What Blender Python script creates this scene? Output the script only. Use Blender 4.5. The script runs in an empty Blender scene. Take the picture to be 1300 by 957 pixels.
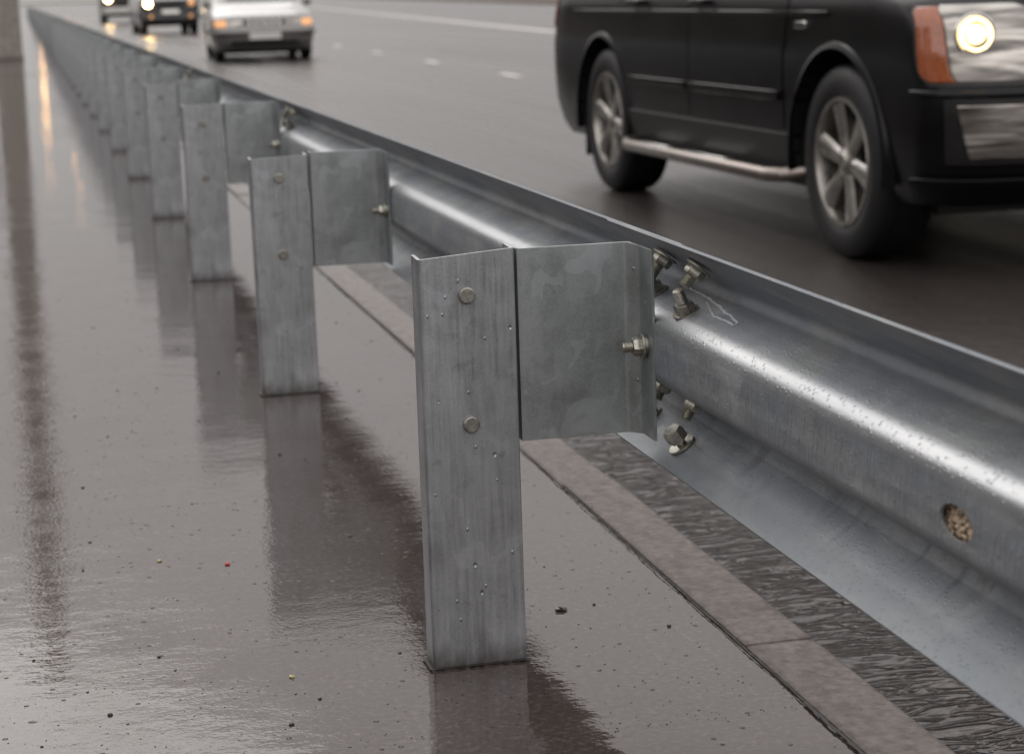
import bpy, bmesh, math, random
from mathutils import Vector, Matrix
random.seed(7)
PI = math.pi
scene = bpy.context.scene
C = scene.collection

# ------------------------------------------------------------------ helpers
def link(name, me, mat=None, parent=None, smooth=True, bevel=0.0, loc=None):
    o = bpy.data.objects.new(name, me); C.objects.link(o)
    if mat is not None:
        for m in (mat if isinstance(mat, (list, tuple)) else [mat]): me.materials.append(m)
    if parent is not None: o.parent = parent
    if loc is not None: o.location = loc
    if smooth:
        for p in me.polygons: p.use_smooth = True
        try: me.set_sharp_from_angle(angle=math.radians(38))
        except Exception: pass
    if bevel:
        b = o.modifiers.new('bevel', 'BEVEL'); b.width = bevel; b.segments = 2; b.limit_method = 'ANGLE'; b.angle_limit = math.radians(40)
    return o
def obj(name, bm, mat=None, parent=None, smooth=True, bevel=0.0, loc=None, recalc=True):
    if recalc: bmesh.ops.recalc_face_normals(bm, faces=bm.faces)
    me = bpy.data.meshes.new(name); bm.to_mesh(me); bm.free()
    return link(name, me, mat, parent, smooth, bevel, loc)
def tag(o, label=None, cat=None, group=None, kind=None):
    if label: o['label'] = label
    if cat: o['category'] = cat
    if group: o['group'] = group
    if kind: o['kind'] = kind
    return o
def empty(name, loc=(0, 0, 0), rz=0, parent=None):
    o = bpy.data.objects.new(name, None); C.objects.link(o); o.location = loc; o.rotation_euler = (0, 0, rz)
    o.empty_display_size = .1
    if parent: o.parent = parent
    return o
def box(bm, x0, x1, y0, y1, z0, z1):
    v = [bm.verts.new((x, y, z)) for z in (z0, z1) for y in (y0, y1) for x in (x0, x1)]
    for f in ((0, 1, 3, 2), (4, 6, 7, 5), (0, 4, 5, 1), (2, 3, 7, 6), (0, 2, 6, 4), (1, 5, 7, 3)):
        bm.faces.new([v[i] for i in f])
def frame_of(axis):
    a = Vector(axis).normalized()
    t = Vector((0, 0, 1)) if abs(a.z) < .9 else Vector((1, 0, 0))
    u = a.cross(t).normalized(); w = a.cross(u).normalized()
    return a, u, w
def lathe(bm, prof, origin, axis, n=24, phase=0, closed=False):
    """prof: list of (r, h) along axis"""
    a, u, w = frame_of(axis); o = Vector(origin); rings = []
    for r, h in prof:
        rings.append([bm.verts.new(o + a * h + (u * math.cos(phase + 2 * PI * k / n) + w * math.sin(phase + 2 * PI * k / n)) * r) for k in range(n)] if r > 1e-6 else [bm.verts.new(o + a * h)])
    for A, B in zip(rings, rings[1:]):
        for k in range(n):
            k2 = (k + 1) % n
            if len(A) == 1 and len(B) == 1: continue
            if len(A) == 1: bm.faces.new((A[0], B[k], B[k2]))
            elif len(B) == 1: bm.faces.new((A[k], A[k2], B[0]))
            else: bm.faces.new((A[k], A[k2], B[k2], B[k]))
def tube(bm, pts, r, n=10, cap=True):
    pts = [Vector(p) for p in pts]; rings = []
    for i, p in enumerate(pts):
        d = (pts[min(i + 1, len(pts) - 1)] - pts[max(i - 1, 0)])
        a, u, w = frame_of(d); rr = r[i] if isinstance(r, (list, tuple)) else r
        rings.append([bm.verts.new(p + (u * math.cos(2 * PI * k / n) + w * math.sin(2 * PI * k / n)) * rr) for k in range(n)])
    for A, B in zip(rings, rings[1:]):
        for k in range(n): bm.faces.new((A[k], A[(k + 1) % n], B[(k + 1) % n], B[k]))
    if cap: bm.faces.new(rings[0]); bm.faces.new(rings[-1][::-1])
def round_path(pts, rads, seg=5):
    """2D polyline with rounded corners"""
    out = [Vector(pts[0])]
    for i in range(1, len(pts) - 1):
        p = Vector(pts[i]); a = (Vector(pts[i - 1]) - p); b = (Vector(pts[i + 1]) - p)
        r = rads[i] if isinstance(rads, (list, tuple)) else rads
        ang = a.angle(b); t = min(r / math.tan(ang / 2), a.length * .49, b.length * .49)
        A = p + a.normalized() * t; B = p + b.normalized() * t
        for k in range(seg + 1):
            s = k / seg
            out.append(A * (1 - s) ** 2 + p * 2 * s * (1 - s) + B * s * s)
    out.append(Vector(pts[-1])); return out
def offset_path(path, t):
    out = []
    for i, p in enumerate(path):
        d = (path[min(i + 1, len(path) - 1)] - path[max(i - 1, 0)]).normalized()
        out.append(p + Vector((-d.y, d.x)) * t)
    return out
def sheet(bm, path, t, place, levels):
    """sheet metal: 2D path with thickness t, extruded through levels; place(u, v, level) -> xyz"""
    off = offset_path(path, t); n = len(path); rings = []
    for L in levels:
        rings.append([bm.verts.new(place(p.x, p.y, L)) for p in path] + [bm.verts.new(place(p.x, p.y, L)) for p in reversed(off)])
    m = 2 * n
    for A, B in zip(rings, rings[1:]):
        for k in range(m): bm.faces.new((A[k], A[(k + 1) % m], B[(k + 1) % m], B[k]))
    for Rg in (rings[0], rings[-1]):
        for k in range(n - 1): bm.faces.new((Rg[k], Rg[k + 1], Rg[m - 2 - k], Rg[m - 1 - k]))
def lerp_tab(tab, z):
    if z <= tab[0][0]: return tab[0][1]
    for (a, va), (b, vb) in zip(tab, tab[1:]):
        if z <= b: return va + (vb - va) * (z - a) / (b - a)
    return tab[-1][1]

# ------------------------------------------------------------------ materials
def mat(name):
    m = bpy.data.materials.new(name); m.use_nodes = True
    nt = m.node_tree; b = nt.nodes['Principled BSDF']
    return m, nt, b
def N(nt, t, **kw):
    n = nt.nodes.new(t)
    for k, v in kw.items():
        if k in n.inputs: n.inputs[k].default_value = v
        else: setattr(n, k, v)
    return n
def coords(nt, scale=(1, 1, 1), space='Object', rot=(0, 0, 0)):
    tc = nt.nodes.new('ShaderNodeTexCoord'); mp = nt.nodes.new('ShaderNodeMapping')
    if space == 'World':
        g = nt.nodes.new('ShaderNodeNewGeometry'); nt.links.new(g.outputs['Position'], mp.inputs['Vector'])
    else: nt.links.new(tc.outputs[space], mp.inputs['Vector'])
    mp.inputs['Scale'].default_value = scale; mp.inputs['Rotation'].default_value = rot
    return mp.outputs['Vector']
def noise(nt, vec, scale, detail=4, rough=.55, dist=0):
    n = nt.nodes.new('ShaderNodeTexNoise'); n.inputs['Scale'].default_value = scale
    n.inputs['Detail'].default_value = detail; n.inputs['Roughness'].default_value = rough; n.inputs['Distortion'].default_value = dist
    nt.links.new(vec, n.inputs['Vector']); return n.outputs['Fac']
def ramp(nt, fac, stops, interp='LINEAR'):
    r = nt.nodes.new('ShaderNodeValToRGB'); r.color_ramp.interpolation = interp
    e = r.color_ramp.elements
    while len(e) < len(stops): e.new(.5)
    for el, (p, c) in zip(e, stops):
        el.position = p; el.color = (c, c, c, 1) if isinstance(c, (int, float)) else (*c, 1)
    nt.links.new(fac, r.inputs['Fac']); return r.outputs['Color']
def math_(nt, op, a, b=None, c=None):
    n = nt.nodes.new('ShaderNodeMath'); n.operation = op
    for i, x in enumerate((a, b, c)):
        if x is None: continue
        if isinstance(x, (int, float)): n.inputs[i].default_value = x
        else: nt.links.new(x, n.inputs[i])
    return n.outputs[0]
def mix(nt, fac, a, b):
    n = nt.nodes.new('ShaderNodeMix'); n.data_type = 'RGBA'
    for s, x in ((n.inputs[0], fac), (n.inputs[6], a), (n.inputs[7], b)):
        if isinstance(x, (int, float)): s.default_value = x
        elif isinstance(x, tuple): s.default_value = (*x, 1)
        else: nt.links.new(x, s)
    return n.outputs[2]
def bump(nt, b, h, strength, dist, prev=None):
    n = nt.nodes.new('ShaderNodeBump'); n.inputs['Strength'].default_value = strength; n.inputs['Distance'].default_value = dist
    nt.links.new(h, n.inputs['Height'])
    if prev: nt.links.new(prev, n.inputs['Normal'])
    nt.links.new(n.outputs[0], b.inputs['Normal']); return n.outputs[0]
def simple(name, col, rough=.5, metal=0, emit=None, es=0, nscale=30, nvar=.15, coat=0, spec=None):
    m, nt, b = mat(name)
    f = noise(nt, coords(nt), nscale, 5)
    c0 = tuple(max(0, c * (1 - nvar)) for c in col); c1 = tuple(min(1, c * (1 + nvar)) for c in col)
    nt.links.new(ramp(nt, f, ((.3, c0), (.7, c1))), b.inputs['Base Color'])
    r = ramp(nt, f, ((.3, max(0, rough * .85)), (.7, min(1, rough * 1.15))))
    nt.links.new(r, b.inputs['Roughness'])
    b.inputs['Metallic'].default_value = metal
    if coat: b.inputs['Coat Weight'].default_value = coat; b.inputs['Coat Roughness'].default_value = .05
    if emit: b.inputs['Emission Color'].default_value = (*emit, 1); b.inputs['Emission Strength'].default_value = es
    return m

def galvanized(name, base=(.44, .455, .47), streak=(1, 1, 1), streak_amt=.5, rough=(.34, .52), drips=None, pits=True, metal=.82, patch=True):
    m, nt, b = mat(name)
    v = coords(nt); vs = coords(nt, streak)
    big = noise(nt, v, 9, 5, .6, .4)
    st = noise(nt, vs, 1, 5, .6)
    fine = noise(nt, v, 260, 3, .6)
    vor = N(nt, 'ShaderNodeTexVoronoi'); vor.inputs['Scale'].default_value = 55; nt.links.new(v, vor.inputs['Vector'])
    bw = nt.nodes.new('ShaderNodeRGBToBW'); nt.links.new(vor.outputs['Color'], bw.inputs[0])
    s = math_(nt, 'ADD', math_(nt, 'MULTIPLY', big, .5), math_(nt, 'MULTIPLY', st, streak_amt))
    s = math_(nt, 'ADD', s, math_(nt, 'MULTIPLY', bw.outputs[0], .07))
    s = math_(nt, 'ADD', s, math_(nt, 'MULTIPLY', fine, .22))
    mid = .25 + streak_amt / 2 + .035 + .11
    lo = tuple(c * .62 for c in base); hi = tuple(min(1, c * 1.3) for c in base)
    col = ramp(nt, s, ((mid - .2, lo), (mid, base), (mid + .2, hi)))
    if patch:   # paler bluish oxide patches
        pf = ramp(nt, noise(nt, v, 17, 2, .45, 1.2), ((.60, 0), (.615, 1)))
        col = mix(nt, math_(nt, 'MULTIPLY', pf, .22), col, (.60, .63, .68))
        dk = ramp(nt, noise(nt, coords(nt, (1.1, .9, 1.3)), 23, 5, .6, .5), ((.64, 0), (.70, 1)))
        col = mix(nt, math_(nt, 'MULTIPLY', dk, .3), col, (.17, .17, .165))
    if name == 'galvanized_post':
        sz = nt.nodes.new('ShaderNodeSeparateXYZ'); nt.links.new(v, sz.inputs[0])
        edge = math_(nt, 'ADD', sz.outputs['Z'], math_(nt, 'MULTIPLY', math_(nt, 'SUBTRACT', noise(nt, coords(nt, (30, 30, 8)), 1, 5, .7), .5), .09))
        silt = ramp(nt, edge, ((.004, 1), (.035, 0)))
        col = mix(nt, math_(nt, 'MULTIPLY', silt, .65), col, (.10, .085, .075))
        spk = ramp(nt, noise(nt, coords(nt, (1, 1, 1)), 150, 3, .7), ((.64, 0), (.69, 1)))
        low = ramp(nt, sz.outputs['Z'], ((.0, 1), (.30, 0)))
        col = mix(nt, math_(nt, 'MULTIPLY', math_(nt, 'MULTIPLY', spk, low), .6), col, (.09, .075, .065))
    nt.links.new(col, b.inputs['Base Color'])
    b.inputs['Metallic'].default_value = metal
    rr = ramp(nt, s, ((mid - .2, rough[0]), (mid + .2, rough[1])))
    nt.links.new(rr, b.inputs['Roughness'])
    h = math_(nt, 'ADD', math_(nt, 'MULTIPLY', fine, .4), math_(nt, 'MULTIPLY', st, .8))
    nrm = bump(nt, b, h, .35, .0009)
    if pits:
        p = N(nt, 'ShaderNodeTexVoronoi'); p.inputs['Scale'].default_value = 34; nt.links.new(coords(nt, (1, 1, .8)), p.inputs['Vector'])
        rnd = nt.nodes.new('ShaderNodeRGBToBW'); nt.links.new(p.outputs['Color'], rnd.inputs[0])
        dot = ramp(nt, p.outputs['Distance'], ((.05, 1), (.10, 0)))
        dot = math_(nt, 'MULTIPLY', dot, ramp(nt, rnd.outputs[0], ((.42, 0), (.46, 1))))
        nrm = bump(nt, b, math_(nt, 'MULTIPLY', dot, -1), .9, .0016, nrm)
        dw = N(nt, 'ShaderNodeTexVoronoi'); dw.inputs['Scale'].default_value = 46; nt.links.new(coords(nt, (1.3, 1, .9)), dw.inputs['Vector'])
        r2 = nt.nodes.new('ShaderNodeRGBToBW'); nt.links.new(dw.outputs['Color'], r2.inputs[0])
        d2 = math_(nt, 'MULTIPLY', ramp(nt, dw.outputs['Distance'], ((.07, 1), (.12, 0))), ramp(nt, r2.outputs[0], ((.68, 0), (.70, 1))))
        nrm = bump(nt, b, d2, .8, .0018, nrm)
    if drips:
        d = noise(nt, coords(nt, drips), 1, 3, .5, .8)
        nrm = bump(nt, b, ramp(nt, d, ((.45, 0), (.6, 1))), .5, .0022, nrm)
    return m

RZ = -0.15
KX0, KX1 = .430, .538
M = {}
M['post'] = galvanized('galvanized_post', base=(.42, .435, .45), streak=(150, 60, 9), streak_amt=.5)
M['block'] = galvanized('galvanized_plate', base=(.35, .375, .375), streak=(40, 40, 8), streak_amt=.25, rough=(.38, .5))
def rail_material():
    m = galvanized('galvanized_beam', base=(.34, .355, .365), streak=(40, 2.2, 60), streak_amt=.45, rough=(.50, .66), pits=False, metal=.62, patch=False)
    nt = m.node_tree; b = nt.nodes['Principled BSDF']
    prev = b.inputs['Normal'].links[0].from_socket
    g = nt.nodes.new('ShaderNodeNewGeometry'); sx = nt.nodes.new('ShaderNodeSeparateXYZ'); nt.links.new(g.outputs['Position'], sx.inputs[0])
    # vertical water runs on the centre ridge face
    z = sx.outputs['Z']
    mk = math_(nt, 'SUBTRACT', 1, math_(nt, 'MINIMUM', 1, math_(nt, 'MULTIPLY', math_(nt, 'ABSOLUTE', math_(nt, 'SUBTRACT', z, .425)), 22)))
    d = noise(nt, coords(nt, (30, 95, 16)), 1, 3, .55, .7)
    dr = ramp(nt, d, ((.42, 0), (.58, 1)))
    n1 = bump(nt, b, math_(nt, 'MULTIPLY', dr, mk), .55, .003, prev)
    # fine rain beads everywhere
    vb = N(nt, 'ShaderNodeTexVoronoi'); vb.inputs['Scale'].default_value = 190; nt.links.new(coords(nt, (1, .8, 1)), vb.inputs['Vector'])
    rb = nt.nodes.new('ShaderNodeRGBToBW'); nt.links.new(vb.outputs['Color'], rb.inputs[0])
    bd = math_(nt, 'MULTIPLY', ramp(nt, vb.outputs['Distance'], ((.1, 1), (.4, 0))), ramp(nt, rb.outputs[0], ((.45, 0), (.6, 1))))
    n2 = bump(nt, b, bd, .40, .0013, n1)
    # dark drying smears across the lower flange and bend
    base = b.inputs['Base Color'].links[0].from_socket
    sm = ramp(nt, noise(nt, coords(nt, (3, 26, 7)), 1, 3, .6, .5), ((.56, 0), (.70, 1)))
    lowm = ramp(nt, z, ((.30, 0), (.325, 1), (.345, 1), (.37, 0)))
    c2 = mix(nt, math_(nt, 'MULTIPLY', math_(nt, 'MULTIPLY', sm, lowm), .85), base, (.20, .205, .215))
    # cloudy blotches
    cl = ramp(nt, noise(nt, coords(nt, (14, 5, 14)), 1, 6, .65, .5), ((.42, 0), (.56, 1)))
    c3 = mix(nt, math_(nt, 'MULTIPLY', cl, .55), c2, (.24, .265, .31))
    # bluish rough zinc mottling
    sp_ = ramp(nt, noise(nt, coords(nt, (60, 40, 60)), 1, 6, .7, .6), ((.58, 0), (.68, 1)))
    c3 = mix(nt, math_(nt, 'MULTIPLY', sp_, .3), c3, (.16, .16, .155))
    lip = ramp(nt, z, ((.300, 1), (.306, 0)))
    c3 = mix(nt, math_(nt, 'MULTIPLY', lip, .45), c3, (.17, .185, .195))
    # the ridge crest is worn smooth: glossier polished zinc, colour lightened for the highlight
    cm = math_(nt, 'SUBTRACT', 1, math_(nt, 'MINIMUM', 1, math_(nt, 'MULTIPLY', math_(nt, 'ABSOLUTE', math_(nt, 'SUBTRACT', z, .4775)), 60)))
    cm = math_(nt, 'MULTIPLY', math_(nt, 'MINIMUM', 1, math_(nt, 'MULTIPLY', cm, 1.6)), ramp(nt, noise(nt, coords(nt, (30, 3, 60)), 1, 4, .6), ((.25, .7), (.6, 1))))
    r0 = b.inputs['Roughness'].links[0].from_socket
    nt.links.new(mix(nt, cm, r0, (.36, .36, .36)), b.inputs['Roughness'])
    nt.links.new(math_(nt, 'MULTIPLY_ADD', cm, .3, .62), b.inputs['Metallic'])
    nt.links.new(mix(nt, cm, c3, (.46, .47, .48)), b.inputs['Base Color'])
    return m
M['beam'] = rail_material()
M['bolt'] = simple('zinc_bolt', (.44, .425, .37), .34, .85, nscale=180, nvar=.28)
M['bolt_dark'] = simple('worn_bolt', (.33, .315, .28), .42, .8, nscale=180, nvar=.35)
M['slot_brown'] = simple('slot_brown_grit', (.58, .40, .29), .3, .1, nscale=170, nvar=.98)

def wet_ground(name, kind):
    m, nt, b = mat(name)
    w = coords(nt, space='World')
    fine = noise(nt, w, 95, 4, .6); mid = noise(nt, w, 6, 6, .6); big = noise(nt, coords(nt, (.5, .35, 1), 'World'), 1, 4, .5)
    if kind == 'pavement':
        col = ramp(nt, fine, ((.3, (.040, .031, .028)), (.55, (.063, .050, .046)), (.75, (.13, .108, .10))))
        col = mix(nt, ramp(nt, mid, ((.35, 0.), (.65, .5))), col, (.045, .031, .029))
        nt.links.new(col, b.inputs['Base Color'])
        film = ramp(nt, math_(nt, 'ADD', math_(nt, 'MULTIPLY', big, .6), math_(nt, 'MULTIPLY', mid, .4)), ((.36, 1), (.56, 0)))   # 1 = thin film (rougher)
        rgh = mix(nt, film, (.025, .025, .025), (.085, .085, .085))
        nt.links.new(rgh, b.inputs['Roughness'])
        b.inputs['IOR'].default_value = 1.36
        h0 = noise(nt, coords(nt, (.8, 3.0, 1), 'World'), 1, 2, .5)
        h1 = noise(nt, coords(nt, (20, 30, 1), 'World'), 1, 3, .5)
        h2 = noise(nt, w, 150, 2, .5)
        n0 = bump(nt, b, h0, .26, .010)
        n1 = bump(nt, b, h1, .05, .010, n0)
        amp = math_(nt, 'MULTIPLY_ADD', film, .9, .10)
        n2 = bump(nt, b, math_(nt, 'MULTIPLY', h2, amp), .13, .003, n1)
        # protruding grit dots
        vo = N(nt, 'ShaderNodeTexVoronoi'); vo.inputs['Scale'].default_value = 42; nt.links.new(w, vo.inputs['Vector'])
        rb = nt.nodes.new('ShaderNodeRGBToBW'); nt.links.new(vo.outputs['Color'], rb.inputs[0])
        d = math_(nt, 'MULTIPLY', ramp(nt, vo.outputs['Distance'], ((.06, 1), (.16, 0))), ramp(nt, rb.outputs[0], ((.62, 0), (.68, 1))))
        bump(nt, b, d, .8, .003, n2)
    elif kind == 'road':
        col = ramp(nt, fine, ((.3, (.022, .018, .017)), (.55, (.038, .032, .030)), (.78, (.10, .088, .083))))
        nt.links.new(col, b.inputs['Base Color'])
        trk = ramp(nt, noise(nt, coords(nt, (1.3, .05, 1), 'World'), 1, 4, .55), ((.35, 0), (.65, 1)))
        nt.links.new(mix(nt, trk, (.12, .12, .12), (.32, .32, .32)), b.inputs['Roughness'])
        b.inputs['IOR'].default_value = 1.40
        h1 = noise(nt, coords(nt, (14, 9, 1), 'World'), 1, 5, .6)
        # gutter flow ripples crossing the stream, next to the kerb
        rp = noise(nt, coords(nt, (7, 26, 1), 'World', (0, 0, .25)), 1, .6, .5, 1.5)
        g = nt.nodes.new('ShaderNodeNewGeometry'); sx = nt.nodes.new('ShaderNodeSeparateXYZ'); nt.links.new(g.outputs['Position'], sx.inputs[0])
        near = ramp(nt, sx.outputs['X'], ((0.0, 1), (.0, 1)))
        mr = nt.nodes.new('ShaderNodeMapRange'); mr.inputs[1].default_value = .9; mr.inputs[2].default_value = 1.8; mr.inputs[3].default_value = 1; mr.inputs[4].default_value = .0
        nt.links.new(sx.outputs['X'], mr.inputs[0])
        rp = noise(nt, coords(nt, (8, 24, 1), 'World', (0, 0, .2)), 1, 2.0, .55, 1.2)
        rdg = math_(nt, 'MINIMUM', 1, math_(nt, 'MULTIPLY', math_(nt, 'ABSOLUTE', math_(nt, 'SUBTRACT', rp, .5)), 11))
        rdg = math_(nt, 'ADD', rdg, math_(nt, 'MULTIPLY', rp, 1.2))
        n1 = bump(nt, b, math_(nt, 'MULTIPLY', rdg, mr.outputs[0]), 1.0, .0060)
        far = math_(nt, 'SUBTRACT', 1.05, mr.outputs[0])
        n2 = bump(nt, b, math_(nt, 'MULTIPLY', h1, far), .55, .014, n1)
        bump(nt, b, math_(nt, 'MULTIPLY', noise(nt, w, 70, 4, .65), far), .75, .006, n2)
    elif kind == 'kerb':
        col = ramp(nt, noise(nt, w, 60, 5, .6), ((.3, (.110, .090, .082)), (.5, (.165, .138, .128)), (.72, (.225, .195, .182))))
        st = ramp(nt, noise(nt, coords(nt, (20, 14, 5), 'World'), 1, 5, .65, .8), ((.50, 0), (.66, 1)))
        col = mix(nt, math_(nt, 'MULTIPLY', st, .6), col, (.07, .052, .048))
        nt.links.new(col, b.inputs['Base Color'])
        sx = nt.nodes.new('ShaderNodeSeparateXYZ'); nt.links.new(w, sx.inputs[0])
        wob = math_(nt, 'MULTIPLY', math_(nt, 'SUBTRACT', noise(nt, coords(nt, (20, 14, 5), 'World'), 1, 6, .7), .5), .03)
        ex = math_(nt, 'ADD', sx.outputs['X'], wob)
        gr = ramp(nt, ex, ((0, 1), (KX0 + .006, 1), (KX0 + .016, 0), (KX1 - .010, 0), (KX1 - .002, .8)))
        col = mix(nt, math_(nt, 'MULTIPLY', gr, .6), col, (.045, .036, .032))
        dots = ramp(nt, noise(nt, w, 130, 4, .7), ((.62, 0), (.68, 1)))
        col = mix(nt, math_(nt, 'MULTIPLY', dots, .55), col, (.05, .04, .036)); nt.links.new(col, b.inputs['Base Color'])
        b.inputs['Roughness'].default_value = .27; b.inputs['IOR'].default_value = 1.36
        n1 = bump(nt, b, noise(nt, w, 45, 8, .75), .8, .006)
        bump(nt, b, noise(nt, coords(nt, (6, 6, 6), 'World'), 1, 3), .2, .02, n1)
    return m
M['pavement'] = wet_ground('wet_pavement', 'pavement')
M['road'] = wet_ground('wet_road', 'road')
M['kerb'] = wet_ground('wet_kerb', 'kerb')
M['crack'] = simple('crack_dirt', (.018, .014, .012), .6, 0, nscale=120, nvar=.5)
M['paint'] = simple('road_paint', (.75, .72, .68), .28, 0, nscale=40, nvar=.25)
M['verge'] = simple('bare_earth', (.085, .058, .040), .8, 0, nscale=1.5, nvar=.5)
M['ground'] = simple('distant_ground', (.07, .062, .045), .9, 0, nscale=.2, nvar=.4)
def concrete(name, col, s):
    m, nt, b = mat(name); v = coords(nt, space='World')
    a = noise(nt, v, s, 8, .7); st = noise(nt, coords(nt, (9, 9, .7), 'World'), 1, 5, .6)
    f = math_(nt, 'ADD', math_(nt, 'MULTIPLY', a, .6), math_(nt, 'MULTIPLY', st, .4))
    nt.links.new(ramp(nt, f, ((.35, tuple(c * .55 for c in col)), (.5, col), (.66, tuple(min(1, c * 1.35) for c in col)))), b.inputs['Base Color'])
    b.inputs['Roughness'].default_value = .75
    bump(nt, b, a, .5, .01); return m
M['concrete'] = concrete('pole_concrete', (.27, .25, .22), 14)
M['wallconc'] = concrete('wall_concrete', (.20, .175, .16), 7)
# cars
M['black'] = simple('black_paint', (.006, .0055, .006), .22, 0, nscale=3, nvar=.2, coat=.0)
M['black'].node_tree.nodes['Principled BSDF'].inputs['Specular IOR Level'].default_value = .22
M['blackdoor'] = M['black']
M['silver'] = simple('silver_paint', (.19, .185, .18), .30, .5, nscale=3, nvar=.05, coat=.7)
M['navy'] = simple('dark_paint', (.030, .028, .030), .25, .2, nscale=3, nvar=.1, coat=.8)
M['brownpaint'] = simple('dull_dark_paint', (.05, .036, .030), .35, .1, nscale=3, nvar=.2, coat=.4)
M['plastic'] = simple('black_plastic', (.008, .0075, .0075), .5, 0, nscale=80, nvar=.3)
M['grey_plastic'] = simple('grey_plastic', (.10, .10, .10), .4, 0, nscale=80, nvar=.2)
M['tyre'] = simple('tyre_rubber', (.011, .0105, .011), .55, 0, nscale=60, nvar=.3)
M['glass'] = simple('dark_glass', (.010, .012, .013), .04, 0, nscale=5, nvar=.1, coat=1)
M['chrome'] = simple('chrome', (.62, .61, .59), .16, 1, nscale=20, nvar=.1)
M['alloy'] = simple('wheel_alloy', (.42, .40, .37), .30, .9, nscale=14, nvar=.3)
M['disc'] = simple('brake_disc', (.10, .09, .085), .5, .7, nscale=40, nvar=.3)
M['step'] = simple('step_metal', (.30, .26, .235), .30, .9, nscale=20, nvar=.15)
M['plate'] = simple('plate_white', (.62, .62, .60), .35, 0, nscale=10, nvar=.05)
M['amber'] = simple('amber_lens', (.30, .075, .022), .12, 0, nscale=70, nvar=.25, coat=1)
def lens_mat():
    m, nt, b = mat('lamp_lens')
    v = coords(nt, (3, 3, 26)); f = noise(nt, v, 1.3, 3, .5, .4)
    nt.links.new(ramp(nt, f, ((.33, (.05, .045, .042)), (.5, (.22, .20, .18)), (.68, (.60, .57, .52)))), b.inputs['Base Color'])
    b.inputs['Metallic'].default_value = .55; b.inputs['Roughness'].default_value = .16; b.inputs['Coat Weight'].default_value = 1
    return m
M['lens'] = lens_mat()
M['lamp'] = simple('lit_headlight', (1, .9, .7), .3, 0, emit=(1, .68, .30), es=3.6)
M['lampfar'] = simple('lit_far_headlight', (1, .8, .5), .3, 0, emit=(1, .66, .28), es=60)
M['lampdim'] = simple('lit_side_lamp', (.8, .4, .2), .3, 0, emit=(1, .48, .16), es=.55)
M['streetlight'] = simple('lit_street_lamp', (1, .7, .4), .3, 0, emit=(1, .52, .18), es=120)
M['steel_dark'] = simple('painted_steel', (.12, .12, .12), .5, .4, nscale=20, nvar=.2)
M['red'] = simple('red_grit', (.45, .02, .02), .3, 0, nscale=60)
M['yellow'] = simple('ochre_grit', (.42, .36, .16), .35, 0, nscale=60)
M['stone_brown'] = simple('brown_grit', (.13, .065, .045), .3, 0, nscale=60)
M['stone_dark'] = simple('dark_grit', (.018, .015, .014), .18, 0, nscale=60, nvar=.4)
M['stone_pale'] = simple('pale_grit', (.40, .38, .34), .35, 0, nscale=60)

# ------------------------------------------------------------------ setting
def grid_sheet(name, x0, x1, y0, y1, z, m, ny=1, nx=1, x1f=None, label=None):
    bm = bmesh.new(); vs = []
    for j in range(ny + 1):
        y = y0 + (y1 - y0) * j / ny; xe = x1f(y) if x1f else x1
        vs.append([bm.verts.new((x0 + (xe - x0) * i / nx, y, z)) for i in range(nx + 1)])
    for j in range(ny):
        for i in range(nx): bm.faces.new((vs[j][i], vs[j][i + 1], vs[j + 1][i + 1], vs[j + 1][i]))
    o = obj(name, bm, m, smooth=False); tag(o, kind='structure'); return o
grid_sheet('ground', -1500, 1500, -300, 3000, RZ - .06, M['ground'])
grid_sheet('road', KX1 - .02, 0, -30, 900, RZ, M['road'], 1, 1, lambda y: 16.8 + .114 * y)
bm = bmesh.new(); box(bm, -7, KX0, -30, 900, -.25, 0); tag(obj('sidewalk', bm, M['pavement'], smooth=False), kind='structure')
# kerb: 0.98 m stones with open joints
bm = bmesh.new(); y = -.048 - .984 * 26
rk = random.Random(3)
while y < 160:
    dx = rk.uniform(-.0025, .0025); dz = rk.uniform(-.002, .003)
    box(bm, KX0 + .004 + dx, KX1 + dx, y + .0025, y + .984 - .0025, RZ - .1, .001 + dz); y += .984
box(bm, KX0 + .004, KX1, y, 900, RZ - .1, 0)
tag(obj('kerb', bm, M['kerb'], smooth=False, bevel=.006), kind='structure')
bm = bmesh.new(); box(bm, KX0, KX1 - .006, -30, 160, RZ - .12, -.012); tag(obj('kerb_bed', bm, M['crack'], smooth=False), kind='structure')
# irregular dirty crack between pavement and kerb
def crack(name, pts, wf, z=.0035):
    bm = bmesh.new(); rows = []
    for i, p in enumerate(pts):
        p = Vector(p); d = Vector(pts[min(i + 1, len(pts) - 1)]) - Vector(pts[max(i - 1, 0)]); d.normalize(); n = Vector((-d.y, d.x))
        w = wf(i)
        rows.append((bm.verts.new((p.x + n.x * w, p.y + n.y * w, z)), bm.verts.new((p.x - n.x * w, p.y - n.y * w, z))))
    for a, b in zip(rows, rows[1:]): bm.faces.new((a[0], a[1], b[1], b[0]))
    return tag(obj(name, bm, M['crack'], smooth=False), kind='structure')
rc = random.Random(11); pts = []; y = -3; off = 0
while y < 14:
    off = off * .93 + rc.uniform(-.0008, .0008); pts.append((KX0 + .001 + off, y)); y += rc.uniform(.003, .008)
ws = [abs(rc.gauss(.0006, .0007)) + .0004 + (.0014 if math.sin(i * .017) > .9 else 0) for i in range(len(pts))]
crack('pavement_joint', pts, lambda i: ws[i])
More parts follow.
